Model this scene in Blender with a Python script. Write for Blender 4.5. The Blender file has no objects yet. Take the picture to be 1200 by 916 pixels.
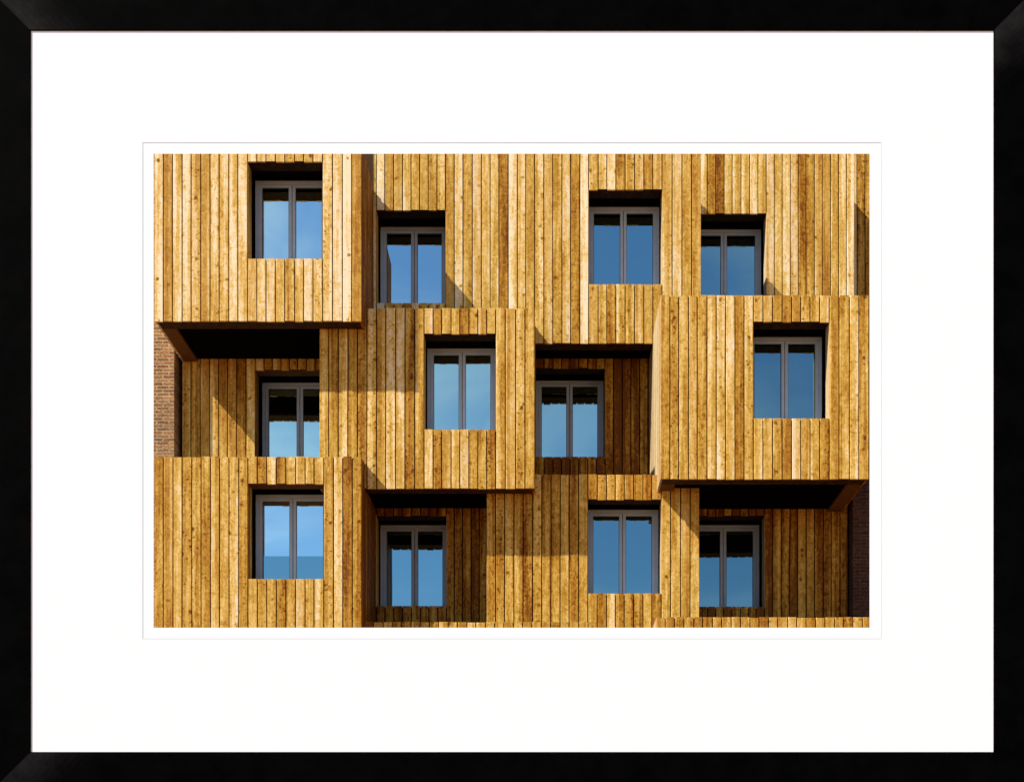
import bpy, math, random
from mathutils import Vector

random.seed(7)
C = bpy.context.scene.collection
SC = bpy.context.scene

# ---------------------------------------------------------------- survey
# The facade was surveyed from the photograph: its vanishing point gives the
# eye level, 64 survey units are one metre, `d` is how deep a plane lies
# behind the foremost boxes.  Everything is stored as metric world geometry:
# X right, Y into the building, Z up, street level at Z = 0.
U = 1.0 / 64.0
D = 1500.0
VX, VY, EYE = 637.0, 1045.0, 1.6


def gx(x, d):
    return (x - VX) * (D + d) / D * U


def gz(y, d):
    return (VY - y) * (D + d) / D * U + EYE


# ---------------------------------------------------------------- mesh tools
class MB:
    """collects pieces of ONE mesh object"""

    def __init__(s):
        s.v, s.f, s.a, s.m = [], [], [], []
        s.smooth = False

    def quad(s, pts, a=(0, 0, 0), mi=0):
        b = len(s.v)
        s.v += [tuple(p) for p in pts]
        s.f.append(tuple(range(b, b + len(pts))))
        s.a.append(a)
        s.m.append(mi)

    def box(s, x0, x1, y0, y1, z0, z1, a=(.5, .5, .5), mi=0):
        b = len(s.v)
        s.v += [(x0, y0, z0), (x1, y0, z0), (x1, y1, z0), (x0, y1, z0),
                (x0, y0, z1), (x1, y0, z1), (x1, y1, z1), (x0, y1, z1)]
        for f in ((0, 3, 2, 1), (4, 5, 6, 7), (0, 1, 5, 4), (1, 2, 6, 5), (2, 3, 7, 6), (3, 0, 4, 7)):
            s.f.append(tuple(b + i for i in f))
            s.a.append(a)
            s.m.append(mi)

    def board(s, O, A, N, w, z0, z1, th, a, c=.004):
        """a vertical board: starts at O, runs w along A, th deep, its face looks along N,
        the two long arrises rounded off"""
        b = len(s.v)
        P = []
        for z in (z0, z1):
            for (u_, n_) in ((0, -th), (w, -th), (w, -c), (w - c, 0), (c, 0), (0, -c)):
                q = O + A * u_ + N * n_
                P.append((q.x, q.y, z))
        s.v += P
        fs = [(i, (i + 1) % 6, 6 + (i + 1) % 6, 6 + i) for i in range(6)]
        fs += [(5, 4, 3, 2, 1, 0), (6, 7, 8, 9, 10, 11)]
        for f in fs:
            s.f.append(tuple(b + i for i in f))
            s.a.append(a)
            s.m.append(0)

    def build(s, name, mats, parent=None):
        me = bpy.data.meshes.new(name)
        me.from_pydata(s.v, [], s.f)
        at = me.attributes.new('board', 'FLOAT_COLOR', 'FACE')
        for i, a in enumerate(s.a):
            at.data[i].color = (a[0], a[1], a[2], 1)
        if not isinstance(mats, (list, tuple)):
            mats = [mats]
        for m in mats:
            me.materials.append(m)
        for p, m in zip(me.polygons, s.m):
            p.material_index = m
        me.update()
        import bmesh
        bm = bmesh.new()
        bm.from_mesh(me)
        bmesh.ops.recalc_face_normals(bm, faces=bm.faces)
        bm.to_mesh(me)
        bm.free()
        o = bpy.data.objects.new(name, me)
        C.objects.link(o)
        if parent:
            o.parent = parent
            o.matrix_parent_inverse = parent.matrix_world.inverted()
        return o


def thing(name, label, cat, loc=(0, 0, 0), group=None):
    o = bpy.data.objects.new(name, None)
    C.objects.link(o)
    o.location = loc
    o['label'] = label
    o['category'] = cat
    if group:
        o['group'] = group
    bpy.context.view_layer.update()
    return o


# ---------------------------------------------------------------- materials
class NT:
    def __init__(s, name):
        s.m = bpy.data.materials.new(name)
        s.m.use_nodes = True
        s.t = s.m.node_tree
        s.b = s.t.nodes['Principled BSDF']

    def n(s, typ, **kw):
        nd = s.t.nodes.new(typ)
        for k, v in kw.items():
            if k.startswith('i_'):
                key = k[2:]
                key = int(key) if key.isdigit() else key
                if hasattr(v, 'is_linked') or isinstance(v, bpy.types.NodeSocket):
                    s.t.links.new(v, nd.inputs[key])
                else:
                    nd.inputs[key].default_value = v
            else:
                setattr(nd, k, v)
        return nd

    def link(s, a, b):
        s.t.links.new(a, b)

    def math(s, op, a, b=0.0, clamp=False):
        return s.n('ShaderNodeMath', operation=op, i_0=a, i_1=b, use_clamp=clamp).outputs[0]

    def ramp(s, fac, stops, interp='LINEAR'):
        r = s.n('ShaderNodeValToRGB', i_0=fac)
        r.color_ramp.interpolation = interp
        e = r.color_ramp.elements
        while len(e) < len(stops):
            e.new(.5)
        for el, (p, c) in zip(e, stops):
            el.position = p
            el.color = (*c, 1) if len(c) == 3 else c
        return r.outputs[0]

    def maprange(s, v, a, b, c=0.0, d=1.0):
        r = s.n('ShaderNodeMapRange', interpolation_type='SMOOTHSTEP')
        s.link(v, r.inputs[0])
        for i, x in enumerate((a, b, c, d)):
            r.inputs[i + 1].default_value = x
        return r.outputs[0]

    def mix(s, fac, a, b, mode='MIX'):
        r = s.n('ShaderNodeMix', data_type='RGBA', blend_type=mode)
        for sock, v in ((r.inputs[0], fac), (r.inputs[6], a), (r.inputs[7], b)):
            if isinstance(v, bpy.types.NodeSocket):
                s.link(v, sock)
            else:
                sock.default_value = (*v, 1) if isinstance(v, tuple) and len(v) == 3 else v
        return r.outputs[2]


def wood_material(name, stops, rough=.62):
    k = NT(name)
    co = k.n('ShaderNodeTexCoord').outputs['Object']
    at = k.n('ShaderNodeAttribute', attribute_name='board')
    sep = k.n('ShaderNodeSeparateColor', i_0=at.outputs['Color'])
    r1, r2, bias = sep.outputs[0], sep.outputs[1], sep.outputs[2]
    # every board is cut from its own place in the tree
    off = k.n('ShaderNodeCombineXYZ', i_0=k.math('MULTIPLY', r2, 37.0), i_1=k.math('MULTIPLY', r1, 53.0),
              i_2=k.math('MULTIPLY', k.math('ADD', r1, r2), 71.0)).outputs[0]
    p = k.n('ShaderNodeVectorMath', operation='ADD')
    k.link(co, p.inputs[0])
    k.link(off, p.inputs[1])
    p = p.outputs[0]

    def scaled(x, y, z):
        v = k.n('ShaderNodeVectorMath', operation='MULTIPLY')
        k.link(p, v.inputs[0])
        v.inputs[1].default_value = (x, y, z)
        return v.outputs[0]

    patch = k.n('ShaderNodeTexNoise', i_Vector=scaled(8.5, 8.5, .75), i_Scale=1.0, i_Detail=2.0, i_Roughness=.5).outputs[0]
    mott = k.n('ShaderNodeTexNoise', i_Vector=scaled(15, 15, 9), i_Scale=1.0, i_Detail=4.0, i_Roughness=.65, i_Distortion=1.2).outputs[0]
    grain = k.n('ShaderNodeTexNoise', i_Vector=scaled(80, 80, 3.2), i_Scale=1.0, i_Detail=3.0, i_Roughness=.6, i_Distortion=.3).outputs[0]
    # growth-ring figure running up the board
    wv = k.n('ShaderNodeTexWave', i_Vector=scaled(1, 1, .16), i_Scale=13.0, i_Distortion=7.0, i_Detail=2.0)
    wv.inputs['Detail Scale'].default_value = 1.6
    wave = wv.outputs['Fac']
    # knots
    vor = k.n('ShaderNodeTexVoronoi', i_Vector=scaled(6.5, 6.5, 6.0), i_Scale=1.0, i_Randomness=1.0)
    kn_d = vor.outputs['Distance']
    kn_r = k.n('ShaderNodeSeparateColor', i_0=vor.outputs['Color']).outputs[0]
    wob = k.math('ADD', kn_d, k.math('MULTIPLY', k.math('SUBTRACT', mott, .5), .40))
    gate = k.maprange(kn_r, .55, .72)
    core = k.math('MULTIPLY', k.maprange(wob, .24, .08), gate)
    halo = k.math('MULTIPLY', k.maprange(wob, .36, .10), gate)
    # small pin knots and short checks lying across the grain
    vo2 = k.n('ShaderNodeTexVoronoi', i_Vector=scaled(11, 11, 15), i_Scale=1.0, i_Randomness=1.0)
    f_r = k.n('ShaderNodeSeparateColor', i_0=vo2.outputs['Color']).outputs[1]
    fl = k.math('ADD', vo2.outputs['Distance'], k.math('MULTIPLY', k.math('SUBTRACT', mott, .5), .7))
    fleck = k.math('MULTIPLY', k.maprange(fl, .34, .08), k.maprange(f_r, .48, .72))
    bn = k.n('ShaderNodeTexNoise', i_Vector=scaled(4, 4, 24), i_Scale=1.0, i_Detail=3.0, i_Roughness=.6).outputs[0]
    bars = k.maprange(bn, .56, .74)
    # sapwood and heartwood meet along the board
    hn = k.n('ShaderNodeTexNoise', i_Vector=scaled(8.5, 8.5, .22), i_Scale=1.0, i_Detail=1.0, i_Roughness=.4, i_Distortion=.25).outputs[0]
    sap = k.maprange(hn, .47, .56)
    # knotty and clear boards
    knotty = k.maprange(k.math('FRACT', k.math('MULTIPLY', k.math('ADD', r1, r2), 7.31)), .15, .85, .12, 1.0)
    core, halo, fleck = (k.math('MULTIPLY', x_, knotty) for x_ in (core, halo, fleck))
    # a few dark stains and water marks
    st = k.n('ShaderNodeTexNoise', i_Vector=scaled(2.4, 2.4, 1.0), i_Scale=1.0, i_Detail=5.0, i_Roughness=.7).outputs[0]
    stain = k.maprange(st, .60, .74)

    t = k.math('ADD', k.math('MULTIPLY', k.math('SUBTRACT', r1, .5), .36), bias)
    t = k.math('ADD', t, k.math('MULTIPLY', k.math('SUBTRACT', patch, .5), .85))
    t = k.math('ADD', t, k.math('MULTIPLY', k.math('SUBTRACT', mott, .5), 1.0))
    t = k.math('ADD', t, k.math('MULTIPLY', k.math('SUBTRACT', grain, .5), .36))
    t = k.math('ADD', t, k.math('MULTIPLY', k.math('SUBTRACT', wave, .5), .13))
    t = k.math('ADD', t, k.math('MULTIPLY', k.math('SUBTRACT', sap, .5), .19))
    t = k.math('SUBTRACT', t, k.math('MULTIPLY', fleck, .40))
    t = k.math('SUBTRACT', t, k.math('MULTIPLY', bars, .17))
    t = k.math('SUBTRACT', t, k.math('MULTIPLY', halo, .26))
    t = k.math('SUBTRACT', t, k.math('MULTIPLY', stain, .22), clamp=True)
    col = k.ramp(t, stops)
    col = k.mix(k.math('MULTIPLY', core, .80), col, (.105, .037, .007))
    # warm / cool boards
    warm = k.maprange(r2, .62, .95)
    col = k.mix(k.math('MULTIPLY', warm, .20), col, (.42, .175, .035))
    k.link(col, k.b.inputs['Base Color'])
    k.b.inputs['Roughness'].default_value = rough
    k.b.inputs['Specular IOR Level'].default_value = .08
    h = k.math('ADD', k.math('MULTIPLY', grain, .7), k.math('MULTIPLY', mott, .5))
    h = k.math('SUBTRACT', h, k.math('MULTIPLY', core, .3))
    bp = k.n('ShaderNodeBump', i_Height=h)
    bp.inputs['Strength'].default_value = .35
    bp.inputs['Distance'].default_value = .004
    k.link(bp.outputs[0], k.b.inputs['Normal'])
    return k.m


WOOD = wood_material('pine_cladding', [(0, (.155, .046, .004)), (.2, (.34, .134, .011)), (.45, (.52, .285, .038)),
                                       (.72, (.76, .49, .130)), (1, (.92, .76, .50))])
SUN_SIDE = wood_material('weathered_cladding', [(0, (.19, .12, .046)), (.5, (.345, .25, .118)), (1, (.50, .40, .24))])  # darker pine on sun-facing sides and jambs, direct sun toned down in its colour
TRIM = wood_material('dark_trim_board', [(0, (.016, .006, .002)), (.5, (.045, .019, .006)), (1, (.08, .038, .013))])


def plain(name, col, rough=.6, spec=.3, metal=0.0, noise=.12, scale=6.0, bump=0.0):
    k = NT(name)
    co = k.n('ShaderNodeTexCoord').outputs['Object']
    nz = k.n('ShaderNodeTexNoise', i_Vector=co, i_Scale=scale, i_Detail=5.0, i_Roughness=.6).outputs[0]
    f = k.maprange(nz, .3, .7, 1 - noise, 1 + noise)
    v = k.n('ShaderNodeVectorMath', operation='SCALE')
    v.inputs[0].default_value = col
    k.link(f, v.inputs['Scale'])
    k.link(v.outputs[0], k.b.inputs['Base Color'])
    k.b.inputs['Roughness'].default_value = rough
    k.b.inputs['Specular IOR Level'].default_value = spec
    k.b.inputs['Metallic'].default_value = metal
    if bump:
        bp = k.n('ShaderNodeBump', i_Height=nz)
        bp.inputs['Strength'].default_value = .4
        bp.inputs['Distance'].default_value = bump
        k.link(bp.outputs[0], k.b.inputs['Normal'])
    return k.m


BLACK = plain('black_sheathing', (.003, .0022, .0018), .9, .0)
ALU = plain('grey_aluminium', (.41, .475, .55), .42, .4, noise=.05)
ALU_D = plain('rubber_gasket', (.03, .03, .033), .7, .2, noise=.05)
ZINC = plain('zinc_flashing', (.20, .20, .20), .5, .4)
ROOM = plain('room_wall', (.02, .019, .018), .9, .1)


def frame_material():
    k = NT('black_moulding')
    co = k.n('ShaderNodeTexCoord').outputs['Object']
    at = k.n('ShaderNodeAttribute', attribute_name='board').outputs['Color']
    sheen = k.n('ShaderNodeSeparateColor', i_0=at).outputs[0]  # painted sheen: greyer base colour near some mitres
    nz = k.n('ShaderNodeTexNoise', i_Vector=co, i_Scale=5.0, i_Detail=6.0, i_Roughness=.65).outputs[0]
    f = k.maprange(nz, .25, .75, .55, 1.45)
    v = k.math('MULTIPLY', f, k.math('ADD', .0014, k.math('MULTIPLY', sheen, .016)))
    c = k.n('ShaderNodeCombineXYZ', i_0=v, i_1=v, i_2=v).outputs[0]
    k.link(c, k.b.inputs['Base Color'])
    k.b.inputs['Roughness'].default_value = .6
    k.b.inputs['Specular IOR Level'].default_value = .004
    return k.m


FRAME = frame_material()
BACKING = plain('fibre_backing_board', (.05, .045, .04), .9, .1)
PAVING = plain('concrete_paving', (.10, .095, .09), .85, .2, noise=.2, scale=1.2)
WARM_GROUND = plain('clay_paving', (.22, .10, .035), .85, .1, noise=.25, scale=1.2)  # unseen ground, its warm colour chosen to bounce warm light into the shade
MAT = plain('white_mat_board', (.89, .935, .965), .9, .1, noise=.004, scale=30, bump=.0)
CORE = plain('grey_mat_core', (.66, .70, .73), .9, .1, noise=.01)


def brick_material(name, c1, c2, mortar):
    k = NT(name)
    co = k.n('ShaderNodeTexCoord').outputs['Object']
    sp = k.n('ShaderNodeSeparateXYZ', i_0=co)
    nz = k.n('ShaderNodeTexNoise', i_Vector=co, i_Scale=9.0, i_Detail=3.0).outputs[0]
    w = k.math('MULTIPLY', k.math('SUBTRACT', nz, .5), .02)
    cv = k.n('ShaderNodeCombineXYZ', i_0=k.math('ADD', sp.outputs[0], w), i_1=k.math('ADD', sp.outputs[2], w), i_2=0.0).outputs[0]
    br = k.n('ShaderNodeTexBrick', i_Vector=cv, i_Scale=1.0)
    br.inputs['Color1'].default_value = (*c1, 1)
    br.inputs['Color2'].default_value = (*c2, 1)
    br.inputs['Mortar'].default_value = (*mortar, 1)
    br.inputs['Mortar Size'].default_value = .011
    br.inputs['Brick Width'].default_value = .24
    br.inputs['Row Height'].default_value = .068
    n2 = k.n('ShaderNodeTexNoise', i_Vector=co, i_Scale=26.0, i_Detail=6.0, i_Roughness=.7).outputs[0]
    n3 = k.n('ShaderNodeTexNoise', i_Vector=co, i_Scale=1.3, i_Detail=3.0).outputs[0]
    f = k.math('MULTIPLY', k.maprange(n2, .3, .7, .5, 1.5), k.maprange(n3, .3, .7, .82, 1.18))
    v = k.n('ShaderNodeVectorMath', operation='SCALE', i_0=br.outputs['Color'])
    k.link(f, v.inputs['Scale'])
    k.link(v.outputs[0], k.b.inputs['Base Color'])
    k.b.inputs['Roughness'].default_value = .85
    k.b.inputs['Specular IOR Level'].default_value = .2
    h = k.math('SUBTRACT', k.math('MULTIPLY', n2, .3), br.outputs['Fac'])
    bp = k.n('ShaderNodeBump', i_Height=h)
    bp.inputs['Strength'].default_value = .7
    bp.inputs['Distance'].default_value = .012
    k.link(bp.outputs[0], k.b.inputs['Normal'])
    return k.m


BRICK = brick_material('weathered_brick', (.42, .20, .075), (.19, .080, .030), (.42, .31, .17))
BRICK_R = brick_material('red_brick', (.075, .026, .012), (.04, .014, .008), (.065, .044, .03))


def glass_material():
    k = NT('solar_glass')
    t = k.t
    t.nodes.remove(k.b)
    out = [n for n in t.nodes if n.type == 'OUTPUT_MATERIAL'][0]
    co = k.n('ShaderNodeTexCoord').outputs['Object']
    nz = k.n('ShaderNodeTexNoise', i_Vector=co, i_Scale=1.1, i_Detail=1.0).outputs[0]
    bp = k.n('ShaderNodeBump', i_Height=nz)
    bp.inputs['Strength'].default_value = .05
    bp.inputs['Distance'].default_value = .02
    at = k.n('ShaderNodeAttribute', attribute_name='board').outputs['Color']   # per-window tint, brightness of the sky reflection painted in
    gcol = k.mix(1.0, at, (.55, .92, 1.0), 'MULTIPLY')
    g = k.n('ShaderNodeBsdfGlossy', i_Color=gcol, i_Roughness=.012)
    k.link(bp.outputs[0], g.inputs['Normal'])
    tr = k.n('ShaderNodeBsdfTransparent', i_Color=(.85, .88, .90, 1))
    mx = k.n('ShaderNodeMixShader', i_0=GLASS_R)
    k.link(tr.outputs[0], mx.inputs[1])
    k.link(g.outputs[0], mx.inputs[2])
    k.link(mx.outputs[0], out.inputs[0])
    return k.m


GLASS_R = .97
GLASS = glass_material()

# ---------------------------------------------------------------- the timber building
BW = 11.0 * U          # width of one board with its joint
GAP = 1.3 * U
TH = 2.6 * U

bld = thing('timber_building', 'wooden apartment building with projecting plank boxes and staggered blue windows', 'building', (0, 2, 0))
YV = Vector((0, 1, 0))
XV = Vector((1, 0, 0))


def run(a, b):
    """splits a length into boards, widths a little uneven"""
    n = max(1, round((b - a) / BW))
    e = [a + (b - a) * i / n for i in range(n + 1)]
    for i in range(1, n):
        e[i] += random.uniform(-.035, .035) * BW
    return list(zip(e[:-1], e[1:]))


def tone(bias):
    r = random.random()          # a few boards of pale sapwood, a few of dark heartwood
    odd = (.20 if bias > .55 else .05) if r < .09 else (-.17 if r > .93 else 0)
    return (random.random(), random.random(), min(1, max(0, bias + odd + random.gauss(0, .045))))


def boards_x(mb, x0, x1, z0, z1, y, bias, holes=(), ragged=.5):
    """front cladding in the plane Y = y, looking at the street; boards stop at the window openings"""
    segs, x = [], x0
    for h in holes:
        segs += [(x, h[0], None), (h[0], h[1], h)]
        x = h[1]
    segs.append((x, x1, None))
    for a, b, h in segs:
        if b - a < .03:
            continue
        for p, q in run(a, b):
            rows = [(z0, z1)] if not h else [(z0, h[2]), (h[3], z1)]
            for r, (za, zb) in enumerate(rows):
                if zb - za < .02:
                    continue
                yy = y + random.uniform(0, .9) * .006
                j0, j1 = random.uniform(-ragged, ragged) * U, random.uniform(-ragged, ragged) * U
                if h and r == 0:
                    j1 *= .3
                mb.board(Vector((p + GAP / 2, yy, 0)), XV, -YV, q - p - GAP, za + j0, zb + j1, TH, tone(bias))


def boards_y(mb, y0, y1, z0, z1, x, out, bias, slope=0.0):
    """side cladding in the plane X = x, out = +1 looks right, -1 looks left"""
    for p, q in run(y0, y1):
        mb.board(Vector((x, p + GAP / 2, 0)), YV, XV * out, q - p - GAP, z0, z1 + slope * (p - y0), TH, tone(bias))


HOLE = {}


def timber(name, x0, x1, y0, y1, d, back, bias, win=(), soffit=True, sides=True, label=None, slope=0.0, top=True):
    """a box of the facade given by its face (survey units, at depth d); back = depth it runs to"""
    X0, X1, Z1, Z0, Y = gx(x0, d), gx(x1, d), gz(y0, d), gz(y1, d), d * U
    YB = back * U
    holes = [(gx(w[0], d), gx(w[1], d), gz(w[3], d), gz(w[2], d)) for w in win]
    m = MB()
    boards_x(m, X0, X1, Z0, Z1, Y, bias, holes)
    body = m.build(name, [WOOD])
    if sides:
        s = MB()
        boards_y(s, Y + TH + .004, YB, Z0 + .01, Z1 - .012, X1 - .004, 1, -.05, slope)  # right-facing sides darker: their shade is put into the board tone
        s.build('side_cladding', [WOOD], body)
        s = MB()
        boards_y(s, Y + TH + .004, YB, Z0 + .01, Z1 - .012, X0 + .004, -1, bias, slope)
        s.build('side_cladding', [SUN_SIDE], body)
    # sheathing behind the boards (a ring round the window opening)
    k = MB()
    e = .012
    a0, a1, b0, b1 = X0 + TH + e, X1 - TH - e, Z0 + .10, Z1 - .03
    ya, yb = Y + TH + .001, Y + TH + .05
    xl = a0
    for h in holes:
        h0, h1, h2, h3 = h[0] - .02, h[1] + .02, h[2] - .02, h[3] + .02
        if h0 > xl:
            k.box(xl, h0, ya, yb, b0, b1)
        k.box(h0, h1, ya, yb, b0, h2)
        if b1 > h3:
            k.box(h0, h1, ya, yb, h3, b1)
        xl = h1
    if a1 > xl:
        k.box(xl, a1, ya, yb, b0, b1)
    if sides:
        k.box(a0, a0 + .04, yb + .002, YB, b0, b1 - .1)
        k.box(a1 - .04, a1, yb + .002, YB, b0, b1 - .1)
    k.build('sheathing', [BLACK], body)
    if top:
        f = MB()
        zt = Z1 - .014
        f.quad([(X0 + .03, Y + .03, zt), (X1 - .03, Y + .03, zt), (X1 - .03, YB, zt + slope * (YB - Y)), (X0 + .03, YB, zt + slope * (YB - Y))])
        f.quad([(X0 + .03, Y + .03, zt - .03), (X1 - .03, Y + .03, zt - .03), (X1 - .03, YB, zt - .03 + slope * (YB - Y)), (X0 + .03, YB, zt - .03 + slope * (YB - Y))])
        f.build('top_flashing', [ZINC], body)
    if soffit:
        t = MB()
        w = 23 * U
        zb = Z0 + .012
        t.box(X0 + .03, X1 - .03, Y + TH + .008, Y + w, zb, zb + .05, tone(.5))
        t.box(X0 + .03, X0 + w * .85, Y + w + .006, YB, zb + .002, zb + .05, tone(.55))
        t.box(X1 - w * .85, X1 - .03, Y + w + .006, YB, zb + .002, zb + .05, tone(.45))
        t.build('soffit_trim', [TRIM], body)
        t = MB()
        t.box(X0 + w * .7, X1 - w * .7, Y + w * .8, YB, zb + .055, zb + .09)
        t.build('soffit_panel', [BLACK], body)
    body.parent = bld
    body.matrix_parent_inverse = bld.matrix_world.inverted()
    if label:
        body['label'] = label
    return body


RV = 41 * U  # depth of the window reveals


def window(x0, x1, y0, y1, d, c=1.0, red=1.0, guard=None, label=None):
    """opening measured in the face at depth d; lined reveal, twin-sash aluminium window at its back"""
    X0, X1, Z1, Z0, Y = gx(x0, d), gx(x1, d), gz(y0, d), gz(y1, d), d * U
    refl_tint = (min(1.6, c ** 1.15 * red), c, c ** .9)
    yf = Y + RV                  # face of the aluminium frame
    root = MB()
    fw, fd = 4.0 * U, 5 * U      # outer frame
    zt, zb = Z1 - .004, Z0 + .0
    A, B = X0 - .0, X1 + .0
    root.box(A, A + fw, yf, yf + fd, zb, zt)
    root.box(B - fw, B, yf, yf + fd, zb, zt)
    root.box(A + fw + .001, B - fw - .001, yf, yf + fd, zt - fw, zt)
    root.box(A + fw + .001, B - fw - .001, yf, yf + fd, zb, zb + fw)
    o = root.build('window', [ALU])
    # lining of the reveal
    r = MB()
    yo = Y + TH * .35
    ys = Y + 21 * U              # the lining stops half way in, a black slot follows
    r.box(X0 - .03, X0 - .001, yo, ys, Z0, Z1 + .03, tone(.33))
    r.build('jamb', [WOOD], o)
    r = MB()
    r.box(X1 + .001, X1 + .03, yo, ys, Z0, Z1 + .03, tone(.7))
    r.build('jamb', [SUN_SIDE], o)
    r = MB()
    r.box(X0, X1, yo, ys, Z1 + .0015, Z1 + .03, tone(.05))
    r.build('head_board', [TRIM], o)
    r = MB()
    r.box(X0 - .064, X1 + .064, ys + .002, yf + fd + .02, Z1 + .05, Z1 + .08)
    r.box(X0 - .062, X0 - .034, ys + .003, yf + fd + .021, Z0, Z1 + .0495)
    r.box(X1 + .034, X1 + .062, ys + .003, yf + fd + .021, Z0, Z1 + .0495)
    r.box(X0 - .0335, X1 + .0335, yf + .03, yf + .05, Z1 + .002, Z1 + .0495)
    r.build('blind_slot', [BLACK], o)
    r = MB()
    r.box(X0, X1, yo + .01, yf + .001, Z0 - .03, Z0 - .004)
    r.build('sill', [ALU], o)
    # sashes
    sw, sd = 3.3 * U, 3.6 * U
    mid = (A + B) / 2
    ia, ib = A + fw + .003, B - fw - .003
    for (p, q) in ((ia, mid - .006), (mid + .006, ib)):
        s = MB()
        y0_, y1_ = yf + .018, yf + .018 + sd
        z0_, z1_ = zb + fw + .003, zt - fw - .003
        wl = sw * 1.1
        s.box(p, p + wl, y0_, y1_, z0_, z1_)
        s.box(q - wl, q, y0_, y1_, z0_, z1_)
        s.box(p + wl + .001, q - wl - .001, y0_, y1_, z1_ - sw, z1_)
        s.box(p + wl + .001, q - wl - .001, y0_, y1_, z0_, z0_ + sw)
        # dark gasket just inside the sash
        gk = .45 * U
        s.box(p + wl + .0005, p + wl + gk, y0_ + .012, y1_, z0_ + sw, z1_ - sw, mi=1)
        s.box(q - wl - gk, q - wl - .0005, y0_ + .012, y1_, z0_ + sw, z1_ - sw, mi=1)
        s.box(p + wl + gk, q - wl - gk, y0_ + .012, y1_, z1_ - sw - gk, z1_ - sw - .0005, mi=1)
        s.build('sash', [ALU, ALU_D], o)
        g = MB()
        yg = y0_ + .03
        ti = random.uniform(-.004, .004)
        g.quad([(p + wl * .6, yg, z0_ + sw * .6), (q - wl * .6, yg + ti, z0_ + sw * .6), (q - wl * .6, yg + ti, z1_ - sw * .6), (p + wl * .6, yg, z1_ - sw * .6)], refl_tint)
        g.build('pane', [GLASS], o)
        if guard:                # tinted safety glass across the lower half
            gl, c2, zz, yy = MB(), refl_tint[1] * .56, gz(guard, d), yg - .012
            gl.quad([(p + wl, yy, z0_ + sw), (q - wl, yy, z0_ + sw), (q - wl, yy, zz), (p + wl, yy, zz)], (c2 * .9, c2, c2 * 1.02))
            gl.build('guard_glass', [GLASS], o)
    # the dim room behind
    rm = MB()
    e, y2 = .25, yf + fd + 2.2
    x0_, x1_, z0_, z1_ = X0 - e, X1 + e, Z0 - e, Z1 + .1
    y1_ = yf + fd + .01
    rm.quad([(x0_, y2, z0_), (x1_, y2, z0_), (x1_, y2, z1_), (x0_, y2, z1_)])
    rm.quad([(x0_, y1_, z0_), (x0_, y2, z0_), (x0_, y2, z1_), (x0_, y1_, z1_)])
    rm.quad([(x1_, y1_, z0_), (x1_, y2, z0_), (x1_, y2, z1_), (x1_, y1_, z1_)])
    rm.quad([(x0_, y1_, z0_), (x1_, y1_, z0_), (x1_, y2, z0_), (x0_, y2, z0_)])
    rm.quad([(x0_, y1_, z1_), (x1_, y1_, z1_), (x1_, y2, z1_), (x0_, y2, z1_)])
    rm.build('room_lining', [ROOM], o)
    o.parent = bld
    o.matrix_parent_inverse = bld.matrix_world.inverted()
    if label:
        o['label'] = label
    return o


DC, DM, DU, DR, DV, DK, DQ, DW = 24, 48, 105, 117, 200, 162, 132, 284
BACK = 330
# window openings x0,x1,y0,y1 in the face they stand in
W1 = (290, 378, 189, 303)
W2 = (441, 522, 246, 355)
W3 = (690, 776, 222, 333)
W4 = (809, 898, 250, 352)
W5 = (299, 389, 433, 541)
W6 = (497, 581, 391, 503)
W7 = (627.5, 709, 431, 535)
W8 = (883, 972, 377, 490)
W9 = (441, 523, 604, 709.5)
W10 = (290.5, 379.5, 566.5, 678)
W11 = (689, 775, 585, 695)
W12 = (810, 896, 604, 710.5)

timber('timber_box', 180.5, 424, 165, 376, 0, BACK, .73, [W1], label='pale sunlit plank box jutting out at the upper left')
timber('timber_box', 405, 822, 177, 402, DU, BACK + 7, .61, [W2, W3], label='wide set-back plank box holding two upper windows')
timber('timber_box', 800, 1001.5, 176, 450, DV, BACK + 11, .60, [W4])
timber('timber_box', 374, 627, 361, 572, DC, BACK + 3, .53, [W6], slope=.2, label='plank box in the middle, half shaded on its left')
timber('timber_box', 774, 1018.5, 346, 561, 0, BACK + 5, .56, [W8], label='plank box jutting out at the right with a bright left side')
timber('timber_box', 180.5, 424, 535, 760, 0, BACK + 9, .53, [W10], slope=.15)
timber('timber_box', 570, 820, 556, 760, DM, BACK + 13, .45, [W11])
timber('timber_box', 405, 700, 728.5, 900, DC + 6, BACK + 15, .48)
timber('timber_box', 769, 1022, 723, 925, 0, BACK + 17, .48)
timber('timber_box', 180.5, 395, 775, 960, 20, BACK + 19, .48)
timber('timber_wall', 213, 392, 405, 560, DR, BACK + 21, .50, [W5], soffit=False, top=False, label='recessed plank wall in the shade under a box')
timber('timber_wall', 618, 790, 411, 600, DK, BACK + 23, .17, [W7], soffit=False, top=False)  # this and the next two recess walls: shade deepened by darker boards
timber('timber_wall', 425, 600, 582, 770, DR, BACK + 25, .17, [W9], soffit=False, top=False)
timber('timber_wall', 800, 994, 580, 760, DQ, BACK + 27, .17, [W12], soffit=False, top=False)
timber('timber_wall', 985, 1062, 165, 520, DW, BACK + 29, .52, soffit=False, top=False)

window(*W1, 0, 1.08, 1.12)
window(*W2, DU, .88, 1.12)
window(*W3, DU, 0.62)
window(*W4, DV, 0.55)
window(*W5, DR, 0.86)
window(*W6, DC, 0.8)
window(*W7, DK, 0.7)
window(*W8, 0, 0.46)
window(*W9, DR, 0.62)
window(*W10, 0, 1.05, 1.15, guard=640)
window(*W11, DM, 0.48)
window(*W12, DQ, 0.4)

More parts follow.
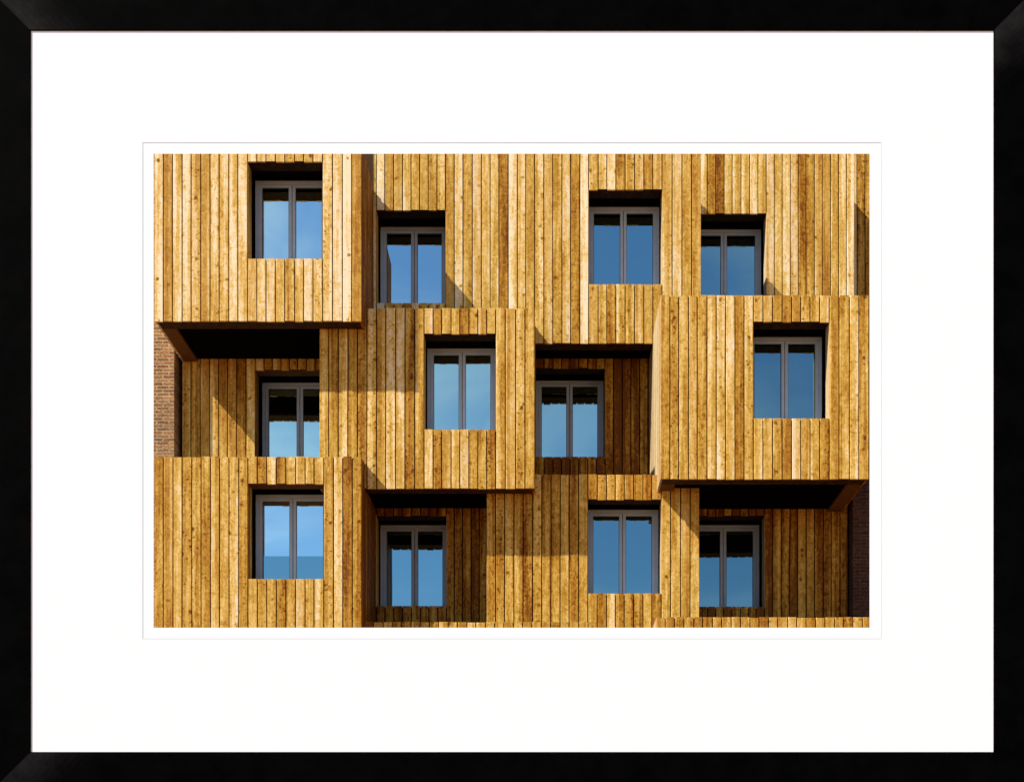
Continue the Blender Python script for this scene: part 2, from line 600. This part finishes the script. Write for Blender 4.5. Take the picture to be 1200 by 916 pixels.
m = MB()
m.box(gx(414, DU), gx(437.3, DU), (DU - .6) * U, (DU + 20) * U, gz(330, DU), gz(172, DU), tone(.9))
m.build('corner_board', [TRIM], bld)  # added dark strip, standing for the shaded recess beside the box

# the dark carcass the boxes are fixed to, with its roof edge
XL, XR = gx(176, 0), gx(1026, 0)
m = MB()
m.box(XL, XR, 420 * U, 900 * U, .0, gz(150, 0))
m.build('carcass', [BLACK], bld)
m = MB()
m.box(XL - .1, XR + .1, 415 * U, 905 * U, gz(150, 0) + .005, gz(150, 0) + .16)
m.build('roof', [ZINC], bld)
m = MB()
boards_x(m, XL + .02, XR - .02, gz(215, 0) , gz(151, 0), 400 * U, .5)
m.build('parapet_cladding', [WOOD], bld)
m = MB()
m.box(XL, XR, 150 * U, 412 * U, 0, gz(1000, 0))
m.build('plinth', [PAVING], bld)


# ---------------------------------------------------------------- brick neighbours
def brick(label, x0, x1, d, mat, ztop):
    o = thing('brick_building', label, 'building', ((x0 + x1) / 2, d * U, 0))
    m = MB()
    m.box(x0, x1, d * U, 800 * U, 0, ztop)
    m.build('wall', [mat], o)
    m = MB()
    m.box(x0 - .04, x1 + .04, d * U - .05, 800 * U + .05, ztop + .004, ztop + .12)
    m.build('coping', [PAVING], o)


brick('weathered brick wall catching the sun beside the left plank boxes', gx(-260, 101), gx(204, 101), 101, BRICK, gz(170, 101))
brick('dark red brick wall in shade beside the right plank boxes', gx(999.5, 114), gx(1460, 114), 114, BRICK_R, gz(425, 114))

# ---------------------------------------------------------------- street
m = MB()
m.quad([(-900, -900, 0), (900, -900, 0), (900, 900, 0), (-900, 900, 0)])
g = m.build('ground', [WARM_GROUND])
g['kind'] = 'structure'

# ---------------------------------------------------------------- the picture frame
# a big black frame with a white mat stands free before the facade
FD = -825.0
fx = lambda x, o=0: gx(x, FD - o)
fz = lambda y, o=0: gz(y, FD - o)
fr = thing('picture_frame', 'black mitred picture frame with a wide white mat around the timber facade', 'picture frame', (fx(600), FD * U, 0))
LIP = .45                    # the moulding stands this far proud of the mat


def rail(o0, o1, i0, i1, sheen_ends=(0, 0)):
    """one mitred length of moulding: outer corners o0,o1, inner corners i0,i1 (survey units)"""
    m = MB()
    c = 1.1
    yf, yb = (FD - LIP) * U, (FD + 9) * U

    def pt(p, y):
        return (fx(p[0], LIP), y, fz(p[1], LIP))

    def toward(a, b, w=36.5):
        t = c / w
        return (a[0] + (b[0] - a[0]) * t, a[1] + (b[1] - a[1]) * t)
    f0, f1 = toward(o0, i0), toward(o1, i1)
    s0, s1 = toward(i0, o0), toward(i1, o1)
    ch = .15 * U
    # the face in short lengths: a grey sheen is painted into its colour near some mitres
    n = 120
    L = lambda a, b, t: (a[0] + (b[0] - a[0]) * t, a[1] + (b[1] - a[1]) * t)
    for i in range(n):
        ta, tb = i / n, (i + 1) / n
        ln = max(abs(o1[0] - o0[0]), abs(o1[1] - o0[1]))
        da, db = ln * (ta + tb) / 2, ln * (1 - (ta + tb) / 2)
        r = max(sheen_ends[0] * max(0, 1 - da / 85) ** 1.5, sheen_ends[1] * max(0, 1 - db / 85) ** 1.5)
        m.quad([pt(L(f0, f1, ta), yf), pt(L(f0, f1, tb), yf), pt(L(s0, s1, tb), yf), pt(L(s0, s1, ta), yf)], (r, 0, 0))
    m.quad([pt(o0, yf + ch), pt(o1, yf + ch), pt(f1, yf), pt(f0, yf)])
    m.quad([pt(s0, yf), pt(s1, yf), pt(i1, yf + ch), pt(i0, yf + ch)])
    m.quad([pt(o0, yf + ch), pt(o0, yb), pt(o1, yb), pt(o1, yf + ch)])
    m.quad([pt(i0, yf + ch), pt(i1, yf + ch), pt(i1, yb), pt(i0, yb)])
    m.quad([pt(o0, yb), pt(i0, yb), pt(i1, yb), pt(o1, yb)])
    for (o, f, s_, i) in ((o0, f0, s0, i0), (o1, f1, s1, i1)):
        m.quad([pt(o, yf + ch), pt(f, yf), pt(s_, yf), pt(i, yf + ch), pt(i, yb), pt(o, yb)])
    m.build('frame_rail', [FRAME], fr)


e = .12
OUT = [(-1.6, -1.6), (1201.6, -1.6), (1201.6, 917.6), (-1.6, 917.6)]
INN = [(36, 36), (1164.5, 36), (1164.5, 880.5), (36, 880.5)]
for i in range(4):
    j = (i + 1) % 4
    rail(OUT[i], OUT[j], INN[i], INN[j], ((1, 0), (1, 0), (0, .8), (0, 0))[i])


def ring(name, outer, inner, d0, d1, mat, core=None, bev=0.0):
    """a board with a rectangular opening; its cut edge may slope (bevel) and show the core"""
    m = MB()
    (a0, a1, b0, b1), (c0, c1, e0, e1) = outer, inner
    y0, y1 = d0 * U, d1 * U
    A = [(fx(x), fz(y)) for x, y in ((a0, b0), (a1, b0), (a1, b1), (a0, b1))]
    B = [(fx(x), fz(y)) for x, y in ((c0 - bev, e0 - bev), (c1 + bev, e0 - bev), (c1 + bev, e1 + bev), (c0 - bev, e1 + bev))]
    K = [(fx(x), fz(y)) for x, y in ((c0, e0), (c1, e0), (c1, e1), (c0, e1))]
    for i in range(4):
        j = (i + 1) % 4
        P = lambda q, y: (q[0], y, q[1])
        m.quad([P(A[i], y0), P(A[j], y0), P(B[j], y0), P(B[i], y0)])
        m.quad([P(B[i], y0), P(B[j], y0), P(K[j], y1), P(K[i], y1)], mi=1)
        m.quad([P(A[i], y1), P(A[j], y1), P(K[j], y1), P(K[i], y1)])
        m.quad([P(A[i], y0), P(A[j], y0), P(A[j], y1), P(A[i], y1)])
    return m.build(name, [mat, core or mat], fr)


ring('mat_board', (20, 1180, 20, 896), (167.2, 1032.3, 167.2, 747.8), FD, FD + .04, MAT)
ring('ruled_line', (166.6, 1032.9, 166.6, 748.4), (167.5, 1032.0, 167.5, 747.5), FD - .02, FD + .05, CORE)
ring('print_border', (150, 1050, 150, 765), (180, 1019, 180.3, 735), FD + .05, FD + .062, MAT)
ring('backing_board', (20, 1180, 20, 896), (168, 1031, 168, 747), FD + .09, FD + 4, BACKING)
for x in (8, 1164):
    m = MB()
    m.box(fx(x), fx(x + 28), (FD + 9.5) * U, (FD + 22) * U, 0, fz(30))
    m.build('post', [FRAME], fr)

# ---------------------------------------------------------------- camera
cam = bpy.data.cameras.new('Camera')
co = bpy.data.objects.new('Camera', cam)
C.objects.link(co)
co.location = (0, -D * U, EYE)
co.rotation_euler = (math.radians(90), 0, 0)
cam.sensor_width = 36
cam.lens = 36 * D / 1200
cam.shift_x = (600 - VX) / 1200
cam.shift_y = (VY - 458) / 1200
cam.clip_start = .1
cam.clip_end = 3000
SC.camera = co

# ---------------------------------------------------------------- daylight
TO_SUN = Vector((-2.71, -1.0, 3.08)).normalized()
EL = math.asin(TO_SUN.z)
w = bpy.data.worlds.new('World')
SC.world = w
w.use_nodes = True
nt = w.node_tree
bg = nt.nodes['Background']
sky = nt.nodes.new('ShaderNodeTexSky')
sky.sky_type = 'NISHITA'
sky.sun_disc = False
sky.sun_elevation = EL
sky.sun_rotation = math.atan2(TO_SUN.x, TO_SUN.y) % (2 * math.pi)
sky.air_density = 1.1
sky.dust_density = 0.0
sky.ozone_density = 4.0
# thin high cloud drifting across the clear sky
tc = nt.nodes.new('ShaderNodeTexCoord')
mp = nt.nodes.new('ShaderNodeMapping')
mp.inputs['Scale'].default_value = (1.0, 1.0, 2.2)
cn = nt.nodes.new('ShaderNodeTexNoise')
cn.inputs['Scale'].default_value = 4.5
cn.inputs['Detail'].default_value = 5.0
cn.inputs['Roughness'].default_value = .52
cn.inputs['Distortion'].default_value = .5
nt.links.new(tc.outputs['Generated'], mp.inputs[0])
nt.links.new(mp.outputs[0], cn.inputs[0])
mr = nt.nodes.new('ShaderNodeMapRange')
mr.interpolation_type = 'SMOOTHSTEP'
for i_, v_ in enumerate((.40, .76, 0.0, .75)):
    mr.inputs[i_ + 1].default_value = v_
nt.links.new(cn.outputs[0], mr.inputs[0])
bw = nt.nodes.new('ShaderNodeRGBToBW')
nt.links.new(sky.outputs[0], bw.inputs[0])
cl = nt.nodes.new('ShaderNodeVectorMath')
cl.operation = 'SCALE'
cl.inputs[0].default_value = (2.0, 2.1, 2.25)
nt.links.new(bw.outputs[0], cl.inputs['Scale'])
mx = nt.nodes.new('ShaderNodeMix')
mx.data_type = 'RGBA'
nt.links.new(mr.outputs[0], mx.inputs[0])
nt.links.new(sky.outputs[0], mx.inputs[6])
nt.links.new(cl.outputs[0], mx.inputs[7])
nt.links.new(mx.outputs[2], bg.inputs[0])
bg.inputs[1].default_value = .066
sun = bpy.data.lights.new('sun', 'SUN')
sun.energy = 5.0
sun.angle = math.radians(.5)
sun.color = (1.0, .95, .87)
so = bpy.data.objects.new('sun', sun)
C.objects.link(so)
so.rotation_euler = TO_SUN.to_track_quat('Z', 'Y').to_euler()
so.location = (-20, -20, 40)

SC.view_settings.view_transform = 'Standard'
SC.view_settings.look = 'None'
SC.view_settings.gamma = 1
SC.view_settings.exposure = 0.92
SC.cycles.max_bounces = 8
SC.cycles.diffuse_bounces = 2
SC.cycles.transparent_max_bounces = 8
SC.cycles.use_denoising = True
